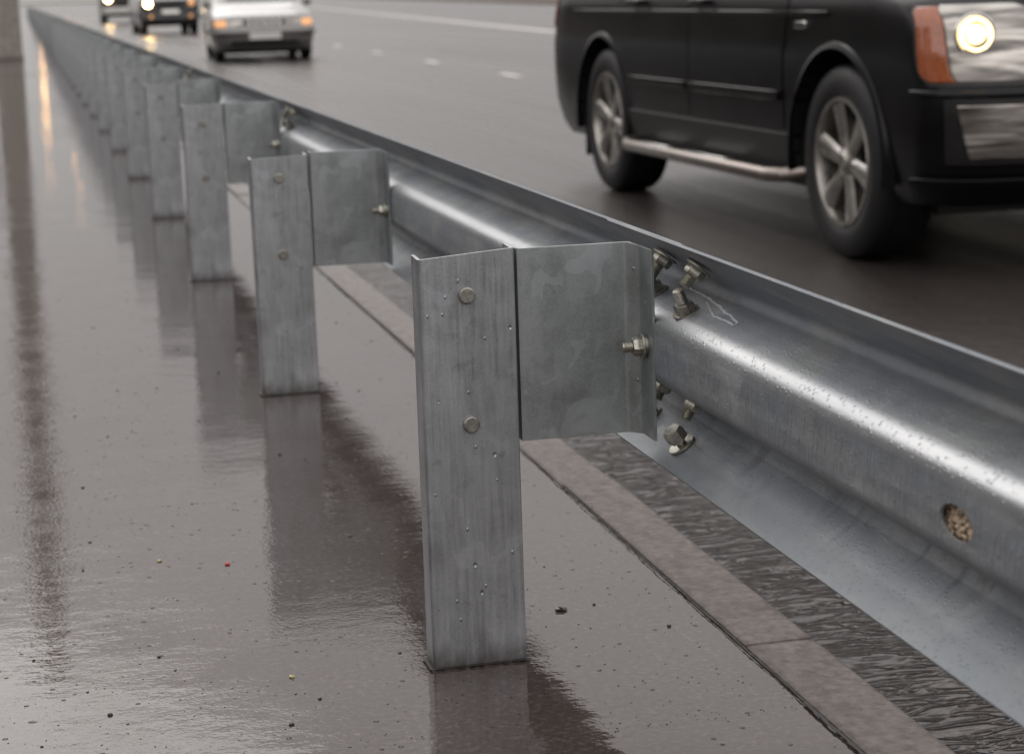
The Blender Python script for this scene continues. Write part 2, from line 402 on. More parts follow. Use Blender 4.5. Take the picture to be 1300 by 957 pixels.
# wet grime streak hugging the kerb joints
# road markings
def strip(name, pts, w, z=RZ + .004):
    bm = bmesh.new(); rows = []
    for i, p in enumerate(pts):
        p = Vector(p); d = (Vector(pts[min(i + 1, len(pts) - 1)]) - Vector(pts[max(i - 1, 0)])).normalized(); n = Vector((-d.y, d.x)) * w / 2
        rows.append((bm.verts.new((p.x + n.x, p.y + n.y, z)), bm.verts.new((p.x - n.x, p.y - n.y, z))))
    for a, b in zip(rows, rows[1:]): bm.faces.new((a[0], a[1], b[1], b[0]))
    return bm
bm = bmesh.new()
for k in range(-4, 30):
    yc = 21.6 + k * 5.6; xc = 4.80 + .0255 * yc
    for a, b in (((xc - .0255 * .55, yc - .55), (xc + .0255 * .55, yc + .55)),):
        n = .055
        v = [bm.verts.new((a[0] - n, a[1], RZ + .004)), bm.verts.new((a[0] + n, a[1], RZ + .004)), bm.verts.new((b[0] + n, b[1], RZ + .004)), bm.verts.new((b[0] - n, b[1], RZ + .004))]
        bm.faces.new(v)
tag(obj('lane_marking', bm, M['paint'], smooth=False), kind='structure')
tag(obj('edge_marking', strip('e', [(7.7 + .092 * y, y) for y in range(-10, 420, 10)], .30), M['paint'], smooth=False), kind='structure')
# far verge bank
bm = bmesh.new(); rows = []
for j in range(0, 80):
    y = -30 + j * 12; x0 = 16.8 + .114 * y
    rows.append([bm.verts.new((x0 + dx, y, RZ + dz + (random.uniform(-.15, .15) if dz > .3 else 0))) for dx, dz in ((0, .005), (.02, .14), (.3, .15), (3, .45), (8, 1.3), (20, 2.6), (60, 3.2))])
for a, b in zip(rows, rows[1:]):
    for i in range(6): bm.faces.new((a[i], a[i + 1], b[i + 1], b[i]))
tag(obj('verge', bm, M['verge']), kind='structure')

# ------------------------------------------------------------------ guardrail
rail = tag(empty('guardrail', (0, 0, 0)), 'long galvanized steel guardrail on posts running along the wet kerb', 'guardrail')
ZC = .436; PW = .132
# beam profile (x, z) as seen from behind: central ridge toward the posts
half = [(.309, .157), (.321, .149), (.378, .108), (.3915, .090), (.383, .075), (.326, .050), (.3105, .036)]
prof = round_path(half + [(x, -z) for x, z in reversed(half)], [0, .010, .018, .018, .018, .030, .020, .020, .030, .018, .018, .018, .010, 0], 5)
prof = [Vector((p.x, p.y)) for p in prof]
def beam_section(y0, y1, dx, hole=False):
    bm = bmesh.new(); n = max(1, int((y1 - y0) / .5)); lv = [y0 + (y1 - y0) * k / n for k in range(n + 1)]
    sheet(bm, prof, -.0035, lambda u, v, L: (u + dx, L, v + ZC), lv)
    return bm
secs = [(-6.17, -3.85), (-4.17, .15)] + [(-.17 + 4 * k, 4.15 + 4 * k) for k in range(0, 40)]
slot_y = -.965
for i, (y0, y1) in enumerate(secs):
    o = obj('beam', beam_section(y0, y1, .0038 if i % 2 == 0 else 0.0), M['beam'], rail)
    if i == 1:   # oval slot cut through the ridge face, applied as real geometry
        cb = bmesh.new(); ring = []
        for k in range(24):
            a = 2 * PI * k / 24; yy = .034 * math.cos(a); zz = .0165 * math.sin(a)
            ring.append((yy, zz))
        A = [cb.verts.new((.28, slot_y + yy, .4290 + zz)) for yy, zz in ring]; B = [cb.verts.new((.345, slot_y + yy, .4290 + zz)) for yy, zz in ring]
        cb.faces.new(A); cb.faces.new(B[::-1])
        for k in range(24): cb.faces.new((A[k], B[k], B[(k + 1) % 24], A[(k + 1) % 24]))
        cut = obj('slot_cutter', cb, None, smooth=False)
        md = o.modifiers.new('slot', 'BOOLEAN'); md.object = cut; md.solver = 'EXACT'
        bpy.context.view_layer.update()
        me = bpy.data.meshes.new_from_object(o.evaluated_get(bpy.context.evaluated_depsgraph_get()))
        o.modifiers.clear(); o.data = me; bpy.data.objects.remove(cut)
        hb = bmesh.new(); rr = random.Random(5)
        for k in range(330):
            c = Vector((.3165 + rr.uniform(0, .004), slot_y + rr.uniform(-.036, .06), .4290 + rr.uniform(-.018, .018)))
            r = rr.uniform(.0018, .0036); mtx = Matrix.Translation(c) @ Matrix.Rotation(rr.uniform(0, 6), 4, 'X') @ Matrix.Diagonal((r, r * rr.uniform(.5, 1.6), r * .7, 1))
            bmesh.ops.create_icosphere(hb, subdivisions=1, radius=1, matrix=mtx)
        box(hb, .321, .323, slot_y - .04, slot_y + .07, .406, .452)  # brown grains and a backing plate fill the view through the slot
        so = obj('slot_grit', hb, M['slot_brown'], rail, smooth=False); so['label'] = 'brown grit showing in an oval slot'
# beam lip: tiny rolled dark seam is part of the profile
def hexhead(bm, o, ax, r, h, cham=.85, n=6, ph=0):
    lathe(bm, [(0, 0), (r * .97, 0), (r, h * .08), (r, h * .75), (r * cham, h), (0, h)], o, ax, n, ph)
def bolt_nut(bm, o, ax, s=1.0, shank=.020, tilt=0, washer=True, rr=random.Random(2)):
    """washer, nut, then threaded shank along ax"""
    a = Vector(ax).normalized(); o = Vector(o); h = 0
    if washer:
        lathe(bm, [(0, 0), (.0165 * s, 0), (.0168 * s, .0008), (.0165 * s, .0028), (.009 * s, .003), (0, .003)], o, a, 24); h = .003
    hexhead(bm, o + a * h, a, .0128 * s, .011 * s, .86, 6, rr.uniform(0, 1)); h += .011 * s
    prof_ = [(.0, 0)]; r0 = .0068 * s; k = 0; z = 0
    while z < shank: prof_.append((r0 if k % 2 else r0 * .86, z)); z += .0011; k += 1
    prof_ += [(r0 * .8, z), (0, z)]
    lathe(bm, prof_, o + a * h, a, 16)
# post (C channel, web toward the viewer, open to +y)
cpath = round_path([(.018, .044), (0, .048), (0, 0), (PW, 0), (PW, .048), (PW - .018, .044)], [0, .005, .006, .006, .005, 0], 4)
cpath = round_path([(0, .047), (0, 0), (PW, 0), (PW, .047)], [0, .006, .0025, 0], 5)
def post_mesh(h, skew=.006):
    bm = bmesh.new()
    def pl(u, v, L):
        z = L if L < h - .01 else h + skew * (u / PW) + (.0015 if v > .02 else 0)
        return (u, v, z)
    sheet(bm, cpath, .0045, pl, [-.3, 0, .1, .2, .3, .4, .5, h])
    return bm
def post_bolt(bm, x, z, r=.0112):
    lathe(bm, [(0, 0), (r, 0), (r * 1.02, .0015), (r * 1.0, .0062), (r * .86, .0078), (r * .3, .0079), (0, .0076)], (x, 0, z), (0, -1, 0), 18)
# spacer plate: flat plate with a flange bent toward the viewer that meets the beam
FX = .3055
def block_mesh():
    bm = bmesh.new()
    p = round_path([(PW + .0048, .045), (PW + .0048, .0052), (.290, .0052), (.3050, -.012), (.3050, -.062)], [0, .001, .010, .010, 0], 4)
    z0, z1 = .311, .5755
    def pl(u, v, L):
        z = z0 + (z1 - z0) * L
        if L > .999: z += -.004 * max(0, (u - .29) / .015) * (1 if v < 0 else 0) + .001
        return (u, v, z)
    sheet(bm, p, .0042, pl, [0, .33, .66, 1])
    return bm
pm = None; heights = {0: (.570, .009), 1: (.5535, .004), 2: (.577, .003), 3: (.566, .003)}
shared = {}
rp = random.Random(21)
ys = [-4, -2] + [2 * k for k in range(0, 80)]
bmesh_block = None
for n_, y in enumerate(ys):
    k = y // 2
    h, sk = heights.get(k, (.566, .003)) if k in heights else (.566, .003)
    key = (h, sk)
    if key not in shared:
        o = obj('post', post_mesh(h, sk), M['post'], rail, bevel=.0009); shared[key] = o
    else:
        o = shared[key].copy(); C.objects.link(o)
    o.location = (0, y, 0)
    rz = 0 if k == 0 else rp.uniform(-.012, .012)
    o.rotation_euler = (rp.uniform(-.004, .004) if k else 0, rp.uniform(-.006, .006) if k else 0.0, rz)
    if bmesh_block is None:
        bmesh_block = obj('spacer_block', block_mesh(), M['block'], rail, bevel=.0007); b = bmesh_block
    else:
        b = bmesh_block.copy(); C.objects.link(b)
    b.location = (0, y, -.014 if k == 1 else (0 if k == 0 else rp.uniform(-.006, .006)))
    if -1 <= k <= 12:
        if k == -1 or 'bolt' not in shared:
            for zz in (.519, .342):
                bb = bmesh.new(); post_bolt(bb, .0645, zz); q = obj('bolt', bb, M['bolt_dark'], o)
                shared.setdefault('bolts', []).append(q)
            shared['bolt'] = True
        else:
            for src in shared['bolts']:
                q = src.copy(); C.objects.link(q); q.parent = o; q.location = (0, 0, -.012 if k == 1 else 0)
        # nut on the flange
        if 'nut' not in shared:
            bb = bmesh.new(); bolt_nut(bb, (.3010, -.030, .437), (-1, .02, -.02), 1.06, .014); lathe(bb, [(.0, .0), (.013, .0), (.013, .016), (0, .016)], (.302, -.03, .437), (1, 0, 0), 12)
            q = obj('bolt', bb, M['bolt'], b); shared['nut'] = q
        else:
            q = shared['nut'].copy(); C.objects.link(q); q.parent = b; q.location = (0, 0, 0)
# splice bolts through the beam at every second post
def nrm_at(x, z, up):
    best = min(range(1, len(prof) - 1), key=lambda i: (prof[i].x - x) ** 2 + (prof[i].y - z) ** 2)
    d = (prof[best + 1] - prof[best - 1]).normalized(); n = Vector((d.y, -d.x))
    if n.x > 0: n = -n
    return n
def on_profile(zrel):
    for a, b in zip(prof, prof[1:]):
        if min(a.y, b.y) <= zrel <= max(a.y, b.y) and abs(a.y - b.y) > 1e-6:
            t = (zrel - a.y) / (b.y - a.y); return a.lerp(b, t), (b - a).normalized()
spl = [(.124, -.124, .026, 'f', .026), (.0545, -.118, .030, 's', .018), (-.064, -.085, .030, 's', .014), (-.134, -.080, .03, 'f', .010),
       (.120, .034, .03, 'f', .034), (.0585, .040, .030, 's', .010), (-.064, .05, .030, 's', .012), (-.128, .09, .03, 'f', .010)]
tilt = [(0, .3), (.25, .1), (-.1, .25), (.2, .05), (0, .12), (0, 0), (0, .1), (0, 0)]
splice_src = []
for j, (zr, yy, _, _, shank) in enumerate(spl):
    p, d = on_profile(zr); n = Vector((d.y, -d.x));
    if n.x > 0: n = -n
    nx = Vector((n.x, 0, n.y)); base = Vector((p.x, yy, p.y + ZC)) + nx * .0036
    ax = (nx + Vector((0, tilt[j][0] * -.6, tilt[j][1] * .6))).normalized()
    bb = bmesh.new()
    if j == 3:   # nut sits loose, lifted off its washer
        lathe(bb, [(0, 0), (.0195, 0), (.0198, .001), (.0195, .0034), (.009, .0036), (0, .0036)], base + nx * .0015, nx, 24)
        lathe(bb, [(.0068, 0), (.0068, .022), (0, .022)], base, ax, 14)
        hexhead(bb, base + ax * .013, ax, .0150, .018, .82)
    elif j == 1:
        bolt_nut(bb, base, ax, 1.12, .019)
    elif j in (0, 4):
        bolt_nut(bb, base + nx * .004, ax, 1.14, shank * .6)
    else: bolt_nut(bb, base, ax, 1.12, shank)
    # button head on the road side
    lathe(bb, [(0, .004), (.0165, .004), (.0175, .006), (.0150, .0105), (.009, .0135), (0, .0145)], base, -nx if j not in (0, 4) else -nx + Vector((0, 0, .05)), 20)
    splice_src.append(obj('splice_bolt', bb, M['bolt'] if j not in (1,) else M['bolt_dark'], None))
sec_objs = [o for o in rail.children if o.name.startswith('beam')]
for i, (y0, y1) in enumerate(secs[1:12]):
    host = sec_objs[i + 1]; yo = y1 - .15
    for q in splice_src:
        if i == 0: q.parent = host
        else:
            c = q.copy(); C.objects.link(c); c.parent = host; c.location = (0, yo, 0)
# scratched zinc scar beside the splice
def scar_mesh():
    bm = bmesh.new(); r = random.Random(9)
    def P(y, zr):
        p, d = on_profile(zr); n = Vector((d.y, -d.x)); n = -n if n.x > 0 else n
        return (p.x + n.x * .0043, y, p.y + ZC + n.y * .0043)
    def line(a, b, w, k=16, jit=.00035):
        pr = None
        for i in range(k + 1):
            t = i / k; y = a[0] + (b[0] - a[0]) * t; z = a[1] + (b[1] - a[1]) * t + r.uniform(-jit, jit)
            q = (bm.verts.new(P(y, z + w * r.uniform(.3, 1))), bm.verts.new(P(y, z - w * r.uniform(.3, 1))))
            if pr: bm.faces.new((pr[0], pr[1], q[1], q[0]))
            pr = q
    line((.03, .0715), (-.10, .0700), .0008); line((-.10, .0700), (-.265, .0625), .0011); line((-.265, .0625), (-.268, .0600), .0012)
    line((-.268, .0600), (-.19, .0600), .0009); line((-.19, .0600), (-.12, .0665), .0006)
    return bm
sc = obj('scratch', scar_mesh(), simple('bright_zinc', (.60, .62, .65), .55, .1, nscale=300, nvar=.2), rail, smooth=False, recalc=False)
# dark ragged sealant / dirt round each near post foot
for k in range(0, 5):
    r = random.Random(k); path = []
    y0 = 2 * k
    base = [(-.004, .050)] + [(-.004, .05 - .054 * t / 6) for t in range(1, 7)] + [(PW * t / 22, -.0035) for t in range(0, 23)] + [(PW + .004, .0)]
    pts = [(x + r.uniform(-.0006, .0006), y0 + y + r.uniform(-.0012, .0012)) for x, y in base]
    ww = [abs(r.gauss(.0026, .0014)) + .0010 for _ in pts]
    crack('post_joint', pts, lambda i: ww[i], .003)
# drip of wet dirt: loose crack bits near the post
# ------------------------------------------------------------------ cars
def make_car(P, root):
    """level-set body: local x lateral (right side of the picture = +x), y from nose (0) to tail (L), z up"""
    def pt(t, z, eps=0, sgn=-1):
        yf = lerp_tab(P['yf'], z); yr = lerp_tab(P['yr'], z); hw = lerp_tab(P['hw'], z); r = min(lerp_tab(P['rf'], z), hw * .9, (yr - yf) * .45); rb = min(P['rr'], hw * .9, (yr - yf) * .45)
        bow = P.get('bow', .06)
        L1 = hw - r; L2 = r * PI / 2; L3 = (yr - yf) - r - rb; L4 = rb * PI / 2; L5 = hw - rb
        if t < L1: x, y, nx, ny = t, yf, 0, -1
        elif t < L1 + L2: a = (t - L1) / r; x = L1 + r * math.sin(a); y = yf + r - r * math.cos(a); nx, ny = math.sin(a), -math.cos(a)
        elif t < L1 + L2 + L3: x, y, nx, ny = hw, yf + r + (t - L1 - L2), 1, 0
        elif t < L1 + L2 + L3 + L4: a = (t - L1 - L2 - L3) / rb; x = hw - rb + rb * math.cos(a); y = yr - rb + rb * math.sin(a); nx, ny = math.cos(a), math.sin(a)
        else: x, y, nx, ny = max(0, L5 - (t - L1 - L2 - L3 - L4)), yr, 0, 1
        s = max(0, 1 - (y - yf) / 1.0); y += bow * s * ((x / hw) ** 2) 
        s2 = max(0, 1 - (yr - y) / 1.0); y -= .04 * s2 * ((x / hw) ** 2)
        # gentle barrel of the side
        x += P.get('barrel', .02) * math.sin(PI * min(1, max(0, (y - yf) / max(.1, yr - yf)))) * (x / hw)
        return Vector((sgn * (x + nx * eps), y + ny * eps, z))
    def lens(z):
        yf = lerp_tab(P['yf'], z); yr = lerp_tab(P['yr'], z); hw = lerp_tab(P['hw'], z); r = min(lerp_tab(P['rf'], z), hw * .9, (yr - yf) * .45); rb = min(P['rr'], hw * .9, (yr - yf) * .45)
        return [hw - r, r * PI / 2, (yr - yf) - r - rb, rb * PI / 2, hw - rb]
    def t_of_y(yq, z):
        ls = lens(z); yf = lerp_tab(P['yf'], z); r = ls[1] / (PI / 2)
        return ls[0] + ls[1] + (yq - yf - r)
    zs = P['levels']; nseg = [7, 8, 22, 6, 5]
    bm = bmesh.new(); rings = []
    for z in zs:
        ls = lens(z); ts = []; acc = 0
        for L, n in zip(ls, nseg):
            ts += [acc + L * k / n for k in range(n)]; acc += L
        ts.append(acc)
        rt = [pt(t, z, 0, -1) for t in ts]; lf = [pt(t, z, 0, 1) for t in ts][1:-1]
        rings.append([bm.verts.new(p) for p in rt + lf[::-1]])
    n = len(rings[0])
    for A, B in zip(rings, rings[1:]):
        for k in range(n): bm.faces.new((A[k], A[(k + 1) % n], B[(k + 1) % n], B[k]))
    bm.faces.new(rings[0]); bm.faces.new(rings[-1][::-1])
    body = obj('body', bm, [P['paint'], M['plastic']], root)
    # wheel wells
    for ya in P['axles']:
        for s in (-1, 1):
            cb = bmesh.new(); lathe(cb, [(0, 0), (P['arch'], 0), (P['arch'], .42), (0, .42)], (s * (P['W'] / 2 + .1), ya, P['wr']), (-s, 0, 0), 36)
            cut = obj('cut', cb, M['plastic'], root, smooth=False)
            md = body.modifiers.new('w', 'BOOLEAN'); md.object = cut; md.solver = 'EXACT'
            bpy.context.view_layer.update()
            me = bpy.data.meshes.new_from_object(body.evaluated_get(bpy.context.evaluated_depsgraph_get()))
            body.modifiers.clear(); body.data = me; bpy.data.objects.remove(cut)
    for p in body.data.polygons: p.use_smooth = True
    try: body.data.set_sharp_from_angle(angle=math.radians(35))
    except Exception: pass
    def patch(name, tf, z0, z1, eps, material, parent=root, nt_=10, nz=6, side=(-1, 1), back=-.012, bevel=0):
        """tf(z) -> (t0, t1) along the outline; raised closed shell on the body surface"""
        outs = []
        for s in side:
            b = bmesh.new(); F = []; K = []
            for j in range(nz + 1):
                z = z0 + (z1 - z0) * j / nz; t0, t1 = tf(z)
                F.append([b.verts.new(pt(t0 + (t1 - t0) * i / nt_, z, eps, s)) for i in range(nt_ + 1)])
                K.append([b.verts.new(pt(t0 + (t1 - t0) * i / nt_, z, back, s)) for i in range(nt_ + 1)])
            for G in (F, K):
                for j in range(nz):
                    for i in range(nt_): b.faces.new((G[j][i], G[j][i + 1], G[j + 1][i + 1], G[j + 1][i]))
            for i in range(nt_):
                b.faces.new((F[0][i], F[0][i + 1], K[0][i + 1], K[0][i])); b.faces.new((F[nz][i], F[nz][i + 1], K[nz][i + 1], K[nz][i]))
            for j in range(nz):
                b.faces.new((F[j][0], F[j + 1][0], K[j + 1][0], K[j][0])); b.faces.new((F[j][nt_], F[j + 1][nt_], K[j + 1][nt_], K[j][nt_]))
            outs.append(obj(name, b, material, parent, bevel=bevel))
        return outs
    # wheels
    wr = P['wr']; wsrc = None
    for ya in P['axles']:
        for s in (-1, 1):
            w = empty('wheel', (s * (P['W'] / 2 - .02), ya, wr), 0, root)
            if s > 0: w.rotation_euler = (0, 0, PI)
            if wsrc is None:
                b = bmesh.new(); tw = P['tw']; rr = P['rim']
                lathe(b, [(rr, .012), (rr + .018, 0), (rr + (wr - rr) * .45, -.006), (wr - .018, .006), (wr - .003, .024), (wr, .045), (wr, .075), (wr - .006, .078), (wr - .006, .084), (wr, .087), (wr, tw - .045), (wr - .003, tw - .024), (wr - .02, tw), (rr, tw - .01)], (0, 0, 0), (1, 0, 0), 64)
                ty = obj('tyre', b, M['tyre'], w)
                b = bmesh.new()
                lathe(b, [(rr + .004, .008), (rr + .002, .002), (rr - .012, .004), (rr - .020, .03), (rr - .028, .12), (rr - .03, tw - .02)], (0, 0, 0), (1, 0, 0), 56)
                lathe(b, [(0, .012), (.028, .010), (.034, .016), (.062, .024), (.068, .06)], (0, 0, 0), (1, 0, 0), 32)
                ns = P['spokes']
                for k in range(ns):
                    a = 2 * PI * k / ns + P.get('wphase', .1)
                    ca, sa = math.cos(a), math.sin(a)
                    def q(r, off, dx): return b.verts.new((dx, r * ca - off * sa, r * sa + off * ca))
                    wi, wo = P['spw']
                    secs_ = []
                    for r_, w_, d_ in ((.045, wi, .022), (rr * .5, (wi + wo) / 2 * .92, .018), (rr - .018, wo, .010)):
                        secs_.append([q(r_, -w_, d_ + .012), q(r_, -w_ * .55, d_), q(r_, w_ * .55, d_), q(r_, w_, d_ + .012), q(r_, w_ * .8, d_ + .05), q(r_, -w_ * .8, d_ + .05)])
                    for A, B in zip(secs_, secs_[1:]):
                        for i in range(6): b.faces.new((A[i], A[(i + 1) % 6], B[(i + 1) % 6], B[i]))
                rim = obj('rim', b, M['alloy'], w)
                b = bmesh.new(); lathe(b, [(0, .085), (rr * .68, .085), (rr * .70, .09), (rr * .70, .11), (0, .11)], (0, 0, 0), (1, 0, 0), 32)
                dsc = obj('brake_disc', b, M['disc'], w); wsrc = [ty, rim, dsc]
            else:
                for src in wsrc:
                    c = src.copy(); C.objects.link(c); c.parent = w
    # dark underbody
    b = bmesh.new(); hw = P['W'] / 2 - .22; box(b, -hw, hw, .5, P['L'] - .4, P['levels'][0] - .06, P['levels'][0] + .05)
    obj('underbody', b, M['plastic'], root)
    return pt, lens, t_of_y, patch, body
def disc(bm, c, n, r, h=.02, sx=1.0):
    lathe(bm, [(0, h), (r * .6, h * .9), (r, 0), (0, -.002)], c, n, 24)

# --- black SUV -----------------------------------------------------
suv = tag(empty('suv', (3.450, 3.635, RZ), .021), 'black SUV with lit headlight and silver side step driving past behind the guardrail', 'car')
SP = dict(L=4.95, W=1.86, wr=.372, arch=.435, rim=.245, tw=.235, axles=(.93, 3.885), spokes=6, spw=(.030, .052), wphase=.25,
          yf=[(.26, .16), (.34, .07), (.42, .02), (.60, 0), (.66, .005), (.70, .035), (.80, .055), (.92, .095), (.98, .15), (1.02, .28), (1.05, .50), (1.08, .85), (1.11, 1.22), (1.16, 1.42), (1.66, 2.20), (1.72, 2.45)],
          yr=[(.26, 4.85), (.45, 4.95), (.75, 4.95), (1.05, 4.90), (1.2, 4.86), (1.62, 4.55), (1.70, 4.40), (1.73, 4.2)],
          hw=[(.26, .86), (.32, .895), (.45, .915), (.60, .925), (.80, .925), (.95, .91), (1.05, .885), (1.12, .865), (1.35, .785), (1.60, .70), (1.69, .63), (1.73, .50)],
          rf=[(.3, .20), (.9, .17), (1.0, .26), (1.1, .34), (1.2, .20), (1.7, .25)], rr=.16, bow=.09, barrel=.012, paint=M['black'],
          levels=[.26, .29, .33, .38, .45, .52, .60, .66, .70, .76, .84, .92, .96, .98, 1.0, 1.02, 1.035, 1.05, 1.065, 1.08, 1.095, 1.11, 1.16, 1.25, 1.35, 1.48, 1.60, 1.66, 1.70, 1.725])
pt, lens, toy, patch, body = make_car(SP, suv)
# doors as raised panels with shut lines
arch_f = .93 + .50; arch_r = 3.885 - .50
d1 = lambda z: (toy(arch_f + (.0 if z < .8 else -.02), z), toy(2.53, z))
d2 = lambda z: (toy(2.54, z), toy(arch_r + (.0 if z < .62 else (z - .62) * .7), z))
patch('door', d1, .47, 1.085, .0045, M['black'], nt_=12, nz=14, bevel=.002)
patch('door', d2, .47, 1.085, .0045, M['black'], nt_=12, nz=14, bevel=.002)
patch('door_moulding', lambda z: (toy(arch_f + .02, z), toy(2.515, z)), .585, .625, .020, M['black'], nt_=8, nz=3, bevel=.004)
patch('door_moulding', lambda z: (toy(2.555, z), toy(arch_r - .01, z)), .585, .625, .020, M['black'], nt_=8, nz=3, bevel=.004)
patch('sill', lambda z: (toy(arch_f - .05, z), toy(arch_r + .05, z)), .29, .455, .014, M['plastic'], nt_=10, nz=3, bevel=.004)
patch('waistline', lambda z: (toy(1.0, z), toy(4.4, z)), .925, .945, .010, M['black'], nt_=16, nz=2, bevel=.004)
# windows
patch('side_window', lambda z: (toy(1.95 + (z - 1.14) * 1.1, z), toy(2.50, z)), 1.14, 1.56, .004, M['glass'], nt_=4, nz=6)
patch('side_window', lambda z: (toy(2.56, z), toy(3.45, z)), 1.14, 1.56, .004, M['glass'], nt_=4, nz=6)
patch('side_window', lambda z: (toy(3.52, z), toy(4.32 - (z - 1.14) * .2, z)), 1.14, 1.54, .004, M['glass'], nt_=4, nz=6)
patch('windscreen', lambda z: (0.0, lens(z)[0] + lens(z)[1] * .45), 1.18, 1.62, .005, M['glass'], nt_=8, nz=8)
# wheel arch lips
for ya in SP['axles']:
    for s in (-1, 1):
        b = bmesh.new(); prv = None
        for k in range(29):
            a = math.radians(-8 + 196 * k / 28); yy = ya + math.cos(a) * SP['arch']; zz = SP['wr'] + math.sin(a) * SP['arch']
            y2 = ya + math.cos(a) * (SP['arch'] + .038); z2 = SP['wr'] + math.sin(a) * (SP['arch'] + .038)
            zz_ = max(.27, zz); z2_ = max(.27, z2)
            xo = SP['W'] / 2 + .010; 
            q = [b.verts.new((s * (xo - .05), yy, zz_)), b.verts.new((s * (xo + .002), yy, zz_)), b.verts.new((s * (xo - .004), (yy + y2) / 2, (zz_ + z2_) / 2)), b.verts.new((s * (xo - .035), y2, z2_))]
            if prv:
                for i in range(3): b.faces.new((prv[i], prv[i + 1], q[i + 1], q[i]))
            prv = q
        obj('wheel_arch', b, M['black'], suv)
# mud flap behind rear wheel
for s in (-1, 1):
    b = bmesh.new(); box(b, s * .66, s * .90, 3.885 + .40, 3.885 + .415, .16, .36); obj('mud_flap', b, M['plastic'], suv)
# headlights: tall trapezoids wrapping the corner
hl = lambda z: (.52 - (z - .70) * -.10 - (z - .70) * .55, lens(z)[0] + lens(z)[1] * .86)
def hl(z):
    e = abs(z - .8325) / .1325; k = .07 * min(1, e) ** 7
    return (.535 - (.97 - z) * .22 + k, lens(z)[0] + lens(z)[1] * .80 - k * .7)
def splitlamp(z, a, b_):
    t0, t1 = hl(z); return (t0 + (t1 - t0) * a, t0 + (t1 - t0) * b_)
H = patch('headlight', lambda z: splitlamp(z, 0, .76), .70, .965, .010, M['lens'], nt_=10, nz=22, bevel=.004)
A = patch('headlight_reflector', lambda z: splitlamp(z, .765, 1), .70, .96, .009, M['amber'], nt_=6, nz=22, bevel=.005)
patch('headlight_bezel', lambda z: (hl(z)[0] - .015, hl(z)[1] + .015), .685, .978, .003, M['plastic'], nt_=12, nz=8, bevel=.003)
for h, s in zip(H, (-1, 1)):
    t0, t1 = hl(.855); c = pt(t0 + (t1 - t0) * .56, .862, .024, s); c2 = pt(t0 + (t1 - t0) * .56, .862, .05, s)
    b = bmesh.new(); lathe(b, [(0, .010), (.022, .008), (.031, .002), (.033, -.004), (0, -.006)], c, c2 - c, 28)
    lathe(b, [(.047, -.006), (.058, -.006), (.058, .006), (.047, .006)], c, c2 - c, 28)
    o = obj('headlight_bulb', b, M['lamp'], h)
    for fr, zz, rr_ in ((.56, .862, .070),):   # reflector bowls behind the clear lens
        tt = t0 + (t1 - t0) * fr; c = pt(tt, zz, .011, s); c2 = pt(tt, zz, .05, s); b = bmesh.new()
        lathe(b, [(rr_ * .72, .000), (rr_ * .8, .005), (rr_, .006), (rr_ * 1.08, .0), (rr_ * .9, -.004)], c, c2 - c, 28)
        obj('reflector_ring', b, M['chrome'], h)
# fog lights, grille, bumper
patch('fog_light_bezel', lambda z: (.525, lens(z)[0] + lens(z)[1] * .52), .415, .645, .006, M['plastic'], nt_=8, nz=6, bevel=.004)
patch('fog_light', lambda z: (.55, lens(z)[0] + lens(z)[1] * (.38 - (.63 - z) * .6)), .435, .625, .014, M['lens'], nt_=8, nz=6, bevel=.006)
patch('bumper_strip', lambda z: (0, lens(z)[0] + lens(z)[1] * .95), .335, .365, .022, M['black'], nt_=14, nz=2, bevel=.006)
patch('bumper_strip', lambda z: (0, lens(z)[0] + lens(z)[1]), .655, .675, .020, M['black'], nt_=14, nz=2, bevel=.005)
patch('grille', lambda z: (0, .44 + (z - .72) * .25), .70, .955, .004, M['plastic'], nt_=6, nz=4)
for zz in (.72, .762, .804, .846, .888, .93):
    patch('grille_bar', lambda z: (0, .43 + (z - .72) * .25), zz, zz + .012, .014, M['chrome'], nt_=6, nz=1)
patch('lower_grille', lambda z: (0, .52), .42, .60, .004, M['plastic'], nt_=6, nz=4)
patch('number_plate', lambda z: (0, .26), .50, .61, .018, M['plate'], nt_=2, nz=1)
# badge on the front wing
patch('side_badge', lambda z: (toy(1.20, z), toy(1.31, z)), .875, .905, .012, M['chrome'], nt_=3, nz=2, bevel=.004)
